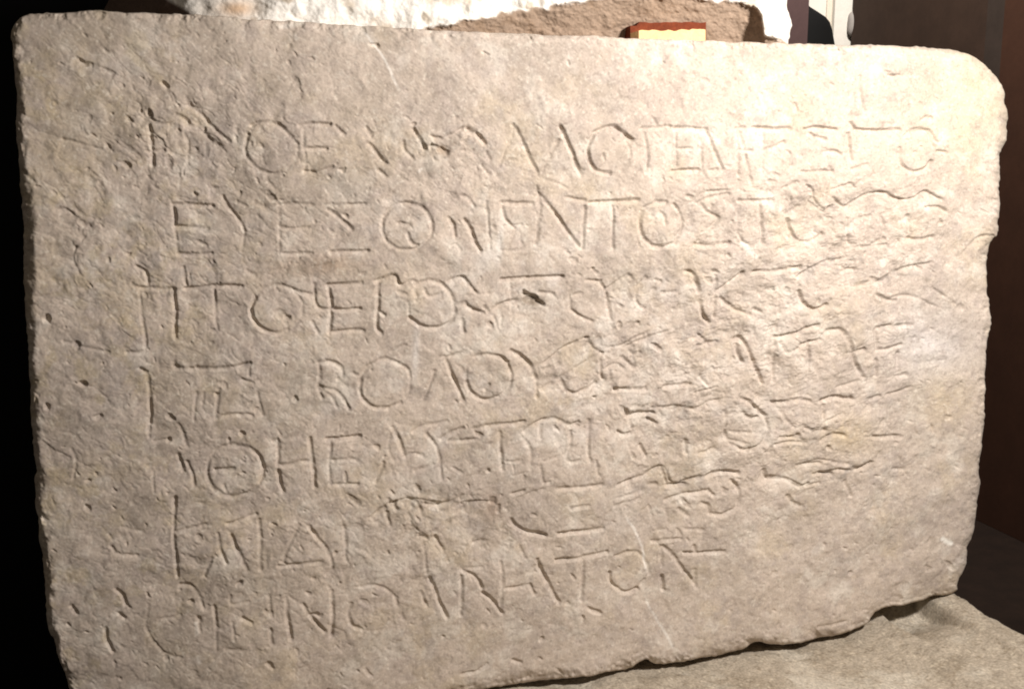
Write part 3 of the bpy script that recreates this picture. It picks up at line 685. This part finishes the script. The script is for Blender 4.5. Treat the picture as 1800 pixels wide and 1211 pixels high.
# a scatter of small pits and pecks, thicker where the skin is broken
k = 0
while k < 1300:
    x, y = rng.uniform(30, 1760), rng.uniform(30, 1320)
    if rng.uniform() > 0.25 + 0.75 * rough[int(y), int(x)]: continue
    k += 1
    sz = rng.uniform(1.4, 3.2) * (1 + 1.0 * (rng.uniform() < 0.12))
    pit(x, y, sz * rng.uniform(1.0, 2.6), sz, rng.uniform(0.25, 0.8) * sz * 0.5, R(rng.normal(40, 22)))

H -= GRV


def sample(M, X, Y):
    X = np.clip(X, 0, RW - 2); Y = np.clip(Y, 0, RH - 2)
    xi = X.astype(int); yi = Y.astype(int)
    fx = X - xi; fy = Y - yi
    if M.ndim == 3: fx = fx[..., None]; fy = fy[..., None]
    return (M[yi, xi] * (1 - fx) + M[yi, xi + 1] * fx) * (1 - fy) + (M[yi + 1, xi] * (1 - fx) + M[yi + 1, xi + 1] * fx) * fy


hg = sample(H, GX, GY)

# ---- worn arris round the outline
loopxy = np.r_[cT[:-1], cR[:-1], cB[:0:-1], cL[:0:-1]]
kd = kdtree.KDTree(len(loopxy))
for i, (a, b) in enumerate(loopxy): kd.insert((a, b, 0), i)
kd.balance()
EDGE = 62
dist = np.full((NV, NU), 999.0)
jj, ii = np.mgrid[0:NV, 0:NU]
near = (np.minimum(ii, NU - 1 - ii) < EDGE * 0.75) | (np.minimum(jj, NV - 1 - jj) < EDGE * 0.75)
for j, i in np.argwhere(near):
    dist[j, i] = kd.find((GX[j, i], GY[j, i], 0))[2]
mmpx = 0.5
dmm = dist * mmpx
er = 7.0 + 4.0 * fbm(GX / 90, GY / 90, 70, 3) + 2.2 * fbm(GX / 22, GY / 22, 74, 2) + 7.0 * np.exp(-((GX - 1740) / 90) ** 2 - ((GY - 120) / 120) ** 2) \
    + 4.0 * np.exp(-((GX - 1735) / 30) ** 2 - ((GY - 430) / 50) ** 2) + 4 * np.exp(-((GX - 40) / 40) ** 2) * sstep(200, 500, GY) + 5 * np.exp(-((GX - 45) / 50) ** 2 - ((GY - 420) / 90) ** 2)
er = np.clip(er, 2.5, 22)
q = np.clip(1 - dmm / er, 0, 1)
hedge = -er * (1 - np.sqrt(np.clip(1 - q * q, 0, 1)))
hedge -= np.clip(fbm(GX / 16, GY / 16, 78, 3), 0, 1) * 3.0 * np.exp(-(dmm / 7.0) ** 2)

base = on_plane(GX, GY, DS - hedge / 1000.0)
fade = sstep(0.0, 3.0, dmm)[..., None] * 0.7 + 0.3
VS = base - N * (hg[..., None] / 1000.0) * fade

# ---- the stone's own colour
def mixc(C, col, f):
    f = np.clip(f, 0, 1)[..., None]
    return C * (1 - f) + np.array(col, np.float32) * f


C = np.zeros((RH, RW, 3), np.float32) + np.array((0.545, 0.468, 0.398), np.float32)
C = mixc(C, (0.465, 0.400, 0.345), sstep(-0.1, 0.9, fbm(um / 60, vm / 60, 80, 4)) * 0.8)          # grey mauve
C = mixc(C, (0.50, 0.41, 0.24), sstep(0.15, 0.9, fbm(um / 42, vm / 42, 85, 4)) * 0.22)           # ochre
C = mixc(C, (0.68, 0.63, 0.56), sstep(0.1, 0.8, fbm(um / 26, vm / 26, 90, 5, 0.65)) * 0.6)       # pale bruises
C = mixc(C, (0.36, 0.31, 0.28), sstep(0.25, 0.9, fbm(um / 14, vm / 14, 95, 4, 0.6)) * 0.45)      # grey stains
C = mixc(C, (0.45, 0.36, 0.20), blob(90, 120, 90, 200) * 0.35 * sstep(-0.4, 0.6, fbm(um / 20, vm / 20, 100, 3)))
C = mixc(C, (0.55, 0.44, 0.27), blob(1490, 765, 40, 30) * 0.6)
C = mixc(C, (0.52, 0.42, 0.26), blob(1660, 690, 50, 60) * 0.5)
C = mixc(C, (0.62, 0.54, 0.38), blob(1700, 180, 90, 110) * 0.5)
C = mixc(C, (0.62, 0.59, 0.58), blob(1640, 610, 70, 60) * 0.7)
C = mixc(C, (0.13, 0.095, 0.06), np.exp(-(((xx - 937) / 22) ** 2 + ((yy - 529) / 11) ** 2) ** 2) * 0.8)   # dark brown in the deep hole
C = mixc(C, (0.30, 0.20, 0.12), blob(560, 468, 70, 16, -0.1) * 0.5)
C = mixc(C, (0.33, 0.25, 0.17), blob(778, 264, 20, 12) * 0.6)
C = mixc(C, (0.34, 0.25, 0.19), blob(866, 890, 16, 26) * 0.6)
C = mixc(C, (0.74, 0.71, 0.66), blob(853, 452, 22, 16, -0.6) * 0.8)
C = mixc(C, (0.72, 0.70, 0.66), blob(878, 425, 6, 40, 0.1) * 0.6)
C = mixc(C, (0.66, 0.63, 0.60), blob(730, 620, 6, 50, 0.05) * 0.6)


def chalk(P, w, f, col=(0.80, 0.76, 0.70)):
    P = catmull(P)
    sl, d, sg, tt = seg_dist(P, w * 3 + 4)
    C[sl] = mixc(C[sl], col, np.clip(1.3 - d / w, 0, 1) * f * sstep(0, 0.1, tt) * (1 - sstep(0.85, 1, tt)))
    H[sl] -= 0


chalk([(637, 54), (660, 82), (680, 112), (692, 140), (703, 166)], 2.6, 0.85)
chalk([(1100, 908), (1120, 940), (1133, 976), (1138, 1012)], 2.6, 0.85)
chalk([(1136, 1052), (1152, 1082), (1170, 1112), (1190, 1146)], 2.6, 0.85)
chalk([(1654, 945), (1676, 957)], 5, 1.0, (0.86, 0.84, 0.78))
chalk([(344, 1090), (347, 1118)], 4, 0.7); chalk([(346, 1148), (351, 1164)], 4, 0.7)
chalk([(735, 305), (742, 296)], 3, 0.9)
chalk([(1300, 425), (1330, 455)], 7, 0.6); chalk([(490, 48), (540, 40)], 5, 0.5); chalk([(520, 60), (523, 72)], 4, 0.5)
# grey staining caught along the broken ledges
stain_n = sstep(-0.25, 0.7, fbm(um / 9, vm / 9, 250, 4, 0.65))
for bx, by, brx, bry, ba, bf in [(1460, 468, 75, 18, -0.35, .8), (1545, 490, 60, 16, -0.25, .6), (1190, 605, 110, 22, -0.3, .7), (1210, 725, 100, 22, -0.15, .7), (1560, 565, 60, 34, 0, .6), (1190, 850, 110, 18, -0.2, .6),
                             (1480, 828, 70, 18, -0.1, .8), (770, 890, 120, 22, 0, .7), (300, 440, 130, 90, 0.4, .6), (330, 260, 120, 60, 0.5, .5), (200, 660, 130, 110, 0, .5), (830, 250, 80, 30, 0, .6), (1150, 500, 60, 40, 0, .6),
                             (1440, 760, 60, 20, -0.2, .5), (1560, 690, 50, 24, 0, .5), (1590, 140, 60, 40, 0, .4), (1450, 110, 60, 20, 0, .3), (1560, 900, 60, 50, 0, .35), (400, 640, 90, 60, 0, .4), (130, 150, 90, 90, 0, .4), (1500, 360, 90, 24, -.1, .4), (260, 930, 140, 70, 0, .4)]:
    C = mixc(C, (0.315, 0.285, 0.265), blob(bx, by, brx, bry, ba) * bf * stain_n)
C = mixc(C, (0.46, 0.38, 0.22), sstep(0.1, 0.8, fbm(um / 15, vm / 15, 270, 4, 0.6)) * (0.06 + 0.32 * sstep(700, 60, xx)))
C = mixc(C, (0.42, 0.358, 0.325), sstep(0.15, 0.8, fbm(um / 13, vm / 13, 275, 4, 0.6)) * 0.35)
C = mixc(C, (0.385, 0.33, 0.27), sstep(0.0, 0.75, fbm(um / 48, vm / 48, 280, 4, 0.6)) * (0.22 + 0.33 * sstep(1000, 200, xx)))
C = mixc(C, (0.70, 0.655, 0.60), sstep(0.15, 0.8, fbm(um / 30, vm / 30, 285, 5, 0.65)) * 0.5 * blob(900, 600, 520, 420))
# speckle
spk = fbm(um / 2.2, vm / 2.2, 110, 2, 0.7)
C = mixc(C, (0.74, 0.69, 0.60), sstep(0.5, 1.0, spk) * 0.4)
C = mixc(C, (0.24, 0.19, 0.16), sstep(0.45, 1.0, fbm(um / 2.8, vm / 2.8, 114, 2, 0.7)) * 0.35)
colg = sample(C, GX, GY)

# ---- sides running back
loop3 = np.r_[VS[0, :-1], VS[:-1, -1], VS[-1, :0:-1], VS[:0:-1, 0]]
ctr = loop3.mean(0)
inw = ctr - loop3
inw -= np.outer(inw @ N, N)
inw /= np.linalg.norm(inw, axis=1)[:, None]
m_ = len(loop3)
tt_ = np.arange(m_)
rings = []
for k, dep in enumerate([0.004, 0.012, 0.03, 0.07, 0.13, 0.20, 0.27, 0.30]):
    jit = (np.roll(np.convolve(np.random.RandomState(300 + k).normal(0, 1, m_), np.ones(25) / 5, 'same'), 0)) * 0.0012 * min(1, k / 2)
    rings.append(loop3 + N * dep + inw * (0.001 + 0.004 * min(1, k / 3) + np.abs(jit))[:, None] + inw * (0.03 if k == 7 else 0))
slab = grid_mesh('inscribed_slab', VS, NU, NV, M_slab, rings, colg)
tag(slab, 'weathered tan limestone slab carved with seven lines of Greek capitals', 'inscribed stone')

# ------------------------------------------------------------------ the block under it (its top is what shows)
Pr = on_plane(np.array(1690.0), np.array(1043.0), DS)
Pl = on_plane(np.array(850.0), np.array(1214.0), DS)
slope = (Pr[2] - Pl[2]) / ((Pr - Pl) @ U)
u_r = Pr @ U
UB0, UB1, NB0, NB1 = float(on_plane(np.array(330.0), np.array(1300.0), DS) @ U), u_r + 0.004, DS - 0.42, DS + 0.36
nbu, nbv = 620, 420
uu, vv = np.meshgrid(np.linspace(UB0, UB1, nbu), np.linspace(NB1, NB0, nbv))
um2, vm2 = uu * 1000, vv * 1000
hb = fbm(um2 / 90, vm2 / 90, 130, 3) * 1.8 + fbm(um2 / 16, vm2 / 16, 134, 4, 0.6) * 1.0 + fbm(um2 / 4, vm2 / 4, 138, 3, 0.6) * 0.45
edge = np.minimum(UB1 - uu, np.minimum(vv - NB0, NB1 - vv)) * 1000
rb = 9 + 5 * fbm(um2 / 40, vm2 / 40, 140, 3)
qb = np.clip(1 - edge / np.clip(rb, 3, 20), 0, 1)
hb -= np.clip(rb, 3, 20) * (1 - np.sqrt(np.clip(1 - qb * qb, 0, 1)))
hb -= (6.0 + 2.2 * fbm(um2 / 60, um2 * 0 + 3, 128, 3)) * (1 - sstep(u_r - 0.030, u_r - 0.022, uu))
hb -= sstep(u_r - 0.082, u_r - 0.066, uu) * (1 - sstep(u_r - 0.031, u_r - 0.026, uu)) * np.exp(-((vv - (DS + 0.01)) / 0.035) ** 2) * 19.0      # broken hollow below the slab's corner
kx = np.array([300.0, 850, 1000, 1160, 1300, 1400, 1500, 1560, 1690]); ky = np.array([1306.0, 1213, 1193, 1168, 1146, 1133, 1106, 1080, 1043])
kp = on_plane(kx, ky, np.full(9, DS + 0.006))
ub_line = np.interp(uu, kp @ U, kp[:, 2])
shift = fbm(vm2 / 30, um2 * 0 + 2, 150, 3) * 4.0 * np.clip((uu - (UB1 - 0.05)) / 0.05, 0, 1)
BV = U[None, None] * (uu + shift / 1000)[..., None] + N[None, None] * vv[..., None]
BV = BV + np.array([0, 0, 1.0]) * (ub_line + hb / 1000 - 0.001)[..., None]
cb = np.zeros((nbv, nbu, 3)) + np.array((0.395, 0.345, 0.275))
cb = mixc(cb, (0.28, 0.235, 0.175), sstep(0, 0.9, fbm(um2 / 40, vm2 / 40, 160, 4)) * 0.7)
cb = mixc(cb, (0.50, 0.46, 0.385), sstep(0.05, 0.8, fbm(um2 / 55, vm2 / 55, 165, 4, 0.6)) * 0.8)
cb = mixc(cb, (0.20, 0.16, 0.11), sstep(0.5, 1.0, fbm(um2 / 3, vm2 / 3, 170, 2, 0.7)) * 0.6)
cb = mixc(cb, (0.62, 0.56, 0.44), sstep(0.6, 1.1, fbm(um2 / 2.6, vm2 / 2.6, 174, 2, 0.7)) * 0.6)
lp = np.r_[BV[0, :-1], BV[:-1, -1], BV[-1, :0:-1], BV[:0:-1, 0]]
rb_ = []
for k, z in enumerate([0.012, 0.03, 0.08, 0.16, 0.30]):
    w = np.convolve(np.random.RandomState(400 + k).normal(0, 1, len(lp)), np.ones(20) / 4.5, 'same') * 0.0015
    r_ = lp + (lp - lp.mean(0)) * np.array([1, 1, 0]) * (w[:, None])
    r_[:, 2] = lp[:, 2] - z
    rb_.append(r_)
r_ = lp.copy(); r_[:, 2] = FLOOR_Z + 0.001
rb_.append(r_)
blk = grid_mesh('base_block', BV, nbu, nbv, M_block, rb_, cb)
tag(blk, 'rough sandy stone block lying under the inscribed slab', 'stone block')

# ------------------------------------------------------------------ the rough white stone on top
DU = DS + 0.022
ux = np.linspace(186, 1396, 760); uy = np.linspace(-330, 84, 300)
UX, UY = np.meshgrid(ux, uy)
# bottom edge follows the slab's top, ends are ragged
topx = np.array([p[0] for p in TOP]); topy = np.array([p[1] for p in TOP])
tfit = (UY + 330) / 414.0
bot = np.interp(UX, topx, topy) + 5.0
PY = -330 + tfit * (bot + 330)
rs = np.array([(-330, 1350), (-120, 1372), (-40, 1381), (0, 1384), (12, 1383), (22, 1386), (36, 1390), (46, 1393), (54, 1390), (62, 1389), (72, 1387), (90, 1386)], float)
ls = np.array([(-330, 330), (-60, 230), (0, 192), (30, 176), (90, 170)], float)
xr = np.interp(PY, rs[:, 0], rs[:, 1]) + 1.2 * vnoise(PY / 6, PY * 0 + 1, 180); xl = np.interp(PY, ls[:, 0], ls[:, 1])
sx = (UX - 186) / 1210.0
PX = xl + sx * (xr - xl)
Pq = on_plane(PX, PY, np.full(PX.shape, DU))
ua, va = (Pq @ U) * 1000, Pq[..., 2] * 1000
hu = fbm(ua / 90, va / 90, 190, 3) * 7.0 + fbm(ua / 26, va / 26, 194, 3, 0.5) * 3.6 + fbm(ua / 7, va / 7, 198, 3, 0.5) * 0.8 + fbm(ua / 2.2, va / 2.2, 199, 2) * 0.15
# left end turns away from the lamp
hu -= 70.0 * np.clip((345 - PX) / 165, 0, 1) ** 1.3
hu -= 30.0 * np.exp(-(np.clip(xr - PX, 0, 999) / 7.0))
# undercut: above the shim the lower face is broken away
cutx = np.array([700, 745, 790, 830, 870, 905, 950, 1000, 1040, 1060, 1100, 1200, 1240, 1262, 1290, 1310, 1326, 1338, 1344, 1352, 1372, 1386, 1400], float)
cuty = np.array([70, 52, 42, 33, 27, 18, 14, 8, 2, -4, -6, -4, -2, 2, 1, 6, 14, 26, 62, 66, 70, 74, 80], float)
edgey = np.interp(PX, cutx, cuty, left=90, right=90) + 5.0 * fbm(PX / 16, PY / 13, 200, 4, 0.6)
dcut = PY - edgey
uk = sstep(-4.0, 8.0, dcut)
hu = hu * (1 - 0.85 * uk) * (1 - 0.4 * sstep(1230, 1300, PX))
under = uk * 2.0 + np.clip(dcut, 0, 80) * 0.26
hu -= under
# chips of the right hand spur
hu += 6.0 * np.exp(-((PX - 1352) / 22) ** 2 - ((PY - 30) / 40) ** 2)
UV_ = on_plane(PX, PY, DU - hu / 1000.0)
tone = np.zeros(PX.shape + (3,)) + np.array((0.84, 0.82, 0.77))
tone = mixc(tone, (0.66, 0.62, 0.55), sstep(-0.1, 0.8, fbm(ua / 40, va / 40, 210, 4)) * 0.6)
tone = mixc(tone, (0.42, 0.33, 0.22), sstep(0.35, 0.85, fbm(ua / 22, va / 22, 214, 4)) * 0.65)
tone = mixc(tone, (0.44, 0.26, 0.12), np.exp(-((PX - 415) / 40) ** 2 - ((PY - 16) / 16) ** 2) * 0.8)
tone = mixc(tone, (0.38, 0.35, 0.31), np.exp(-((PX - 360) / 30) ** 2 - ((PY - 10) / 24) ** 2) * 0.7)
tone = mixc(tone, (0.075, 0.042, 0.028), sstep(12, -6, PX - (292 + 1.75 * np.clip(PY, -60, 30))) * 0.96)  # shade of the unlit left facet, put into the stone's colour
tone = mixc(tone, (0.285, 0.20, 0.138), sstep(-2, 5, dcut) * 0.93)                                   # brown over the broken lower face
tone = mixc(tone, (0.78, 0.74, 0.67), np.exp(-((PX - 1362) / 24) ** 2 - ((PY - 25) / 50) ** 2) * (1 - sstep(-2, 6, dcut)))
lp = np.r_[UV_[0, :-1], UV_[:-1, -1], UV_[-1, :0:-1], UV_[:0:-1, 0]]
ctr = lp.mean(0)
inw = ctr - lp; inw -= np.outer(inw @ N, N); inw /= np.linalg.norm(inw, axis=1)[:, None]
ru = []
for k, (dep, inn) in enumerate([(0.01, 0.002), (0.03, 0.004), (0.08, 0.008), (0.15, 0.012), (0.22, 0.03)]):
    r_ = lp + inw * inn
    r_ = r_ + N * (np.maximum(DU + dep, lp @ N + 0.004 * (k + 1)) - r_ @ N)[:, None]
    ru.append(r_)
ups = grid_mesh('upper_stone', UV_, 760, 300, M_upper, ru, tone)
tag(ups, 'rough white stone with a brown broken underside resting on top of the slab', 'stone')

# ------------------------------------------------------------------ the brick shim between them
shim = bpy.data.objects.new('brick_shim', None)
sc.collection.objects.link(shim)
tag(shim, 'small red brick wedge with a cream face under the rough upper stone', 'brick')


def shim_part(name, xs, ytop, ybot, d0, d1, mat):
    n = len(xs)
    v = []
    for dd in (d0, d1):
        a = on_plane(np.array(xs, float), np.array(ytop, float), np.full(n, d0)); b = on_plane(np.array(xs, float), np.array(ybot, float), np.full(n, d0))
        off = N * (dd - d0)
        v += [tuple(p + off) for p in a] + [tuple(p + off) for p in b]
    f = []
    for i in range(n - 1):
        f.append((i, n + i, n + i + 1, i + 1))
        f.append((2 * n + i, 2 * n + i + 1, 3 * n + i + 1, 3 * n + i))
        f.append((i, i + 1, 2 * n + i + 1, 2 * n + i))
        f.append((n + i, 3 * n + i, 3 * n + i + 1, n + i + 1))
    f.append((0, 2 * n, 3 * n, n)); f.append((n - 1, 2 * n - 1, 4 * n - 1, 3 * n - 1))
    return solid(name, v, f, mat, parent=shim)


xs = np.linspace(1123, 1240, 26)
jt = np.array([vnoise(np.array(x / 7.0), np.array(2.0), 220) for x in xs]) * 1.8
shim_part('cream_face', xs, 54.5 + jt - np.where(xs > 1190, 1.5, 0), 76 + 0 * xs, DS + 0.012, DS + 0.030, M_plast)
xb = np.linspace(1108, 1241, 26)
jb = np.array([vnoise(np.array(x / 9.0), np.array(5.0), 222) for x in xb]) * 1.0
shim_part('brick_body', xb, np.where(xb < 1122, 46, 40) + jb, 76 + 0 * xb, DS + 0.0305, DS + 0.10, M_terra)
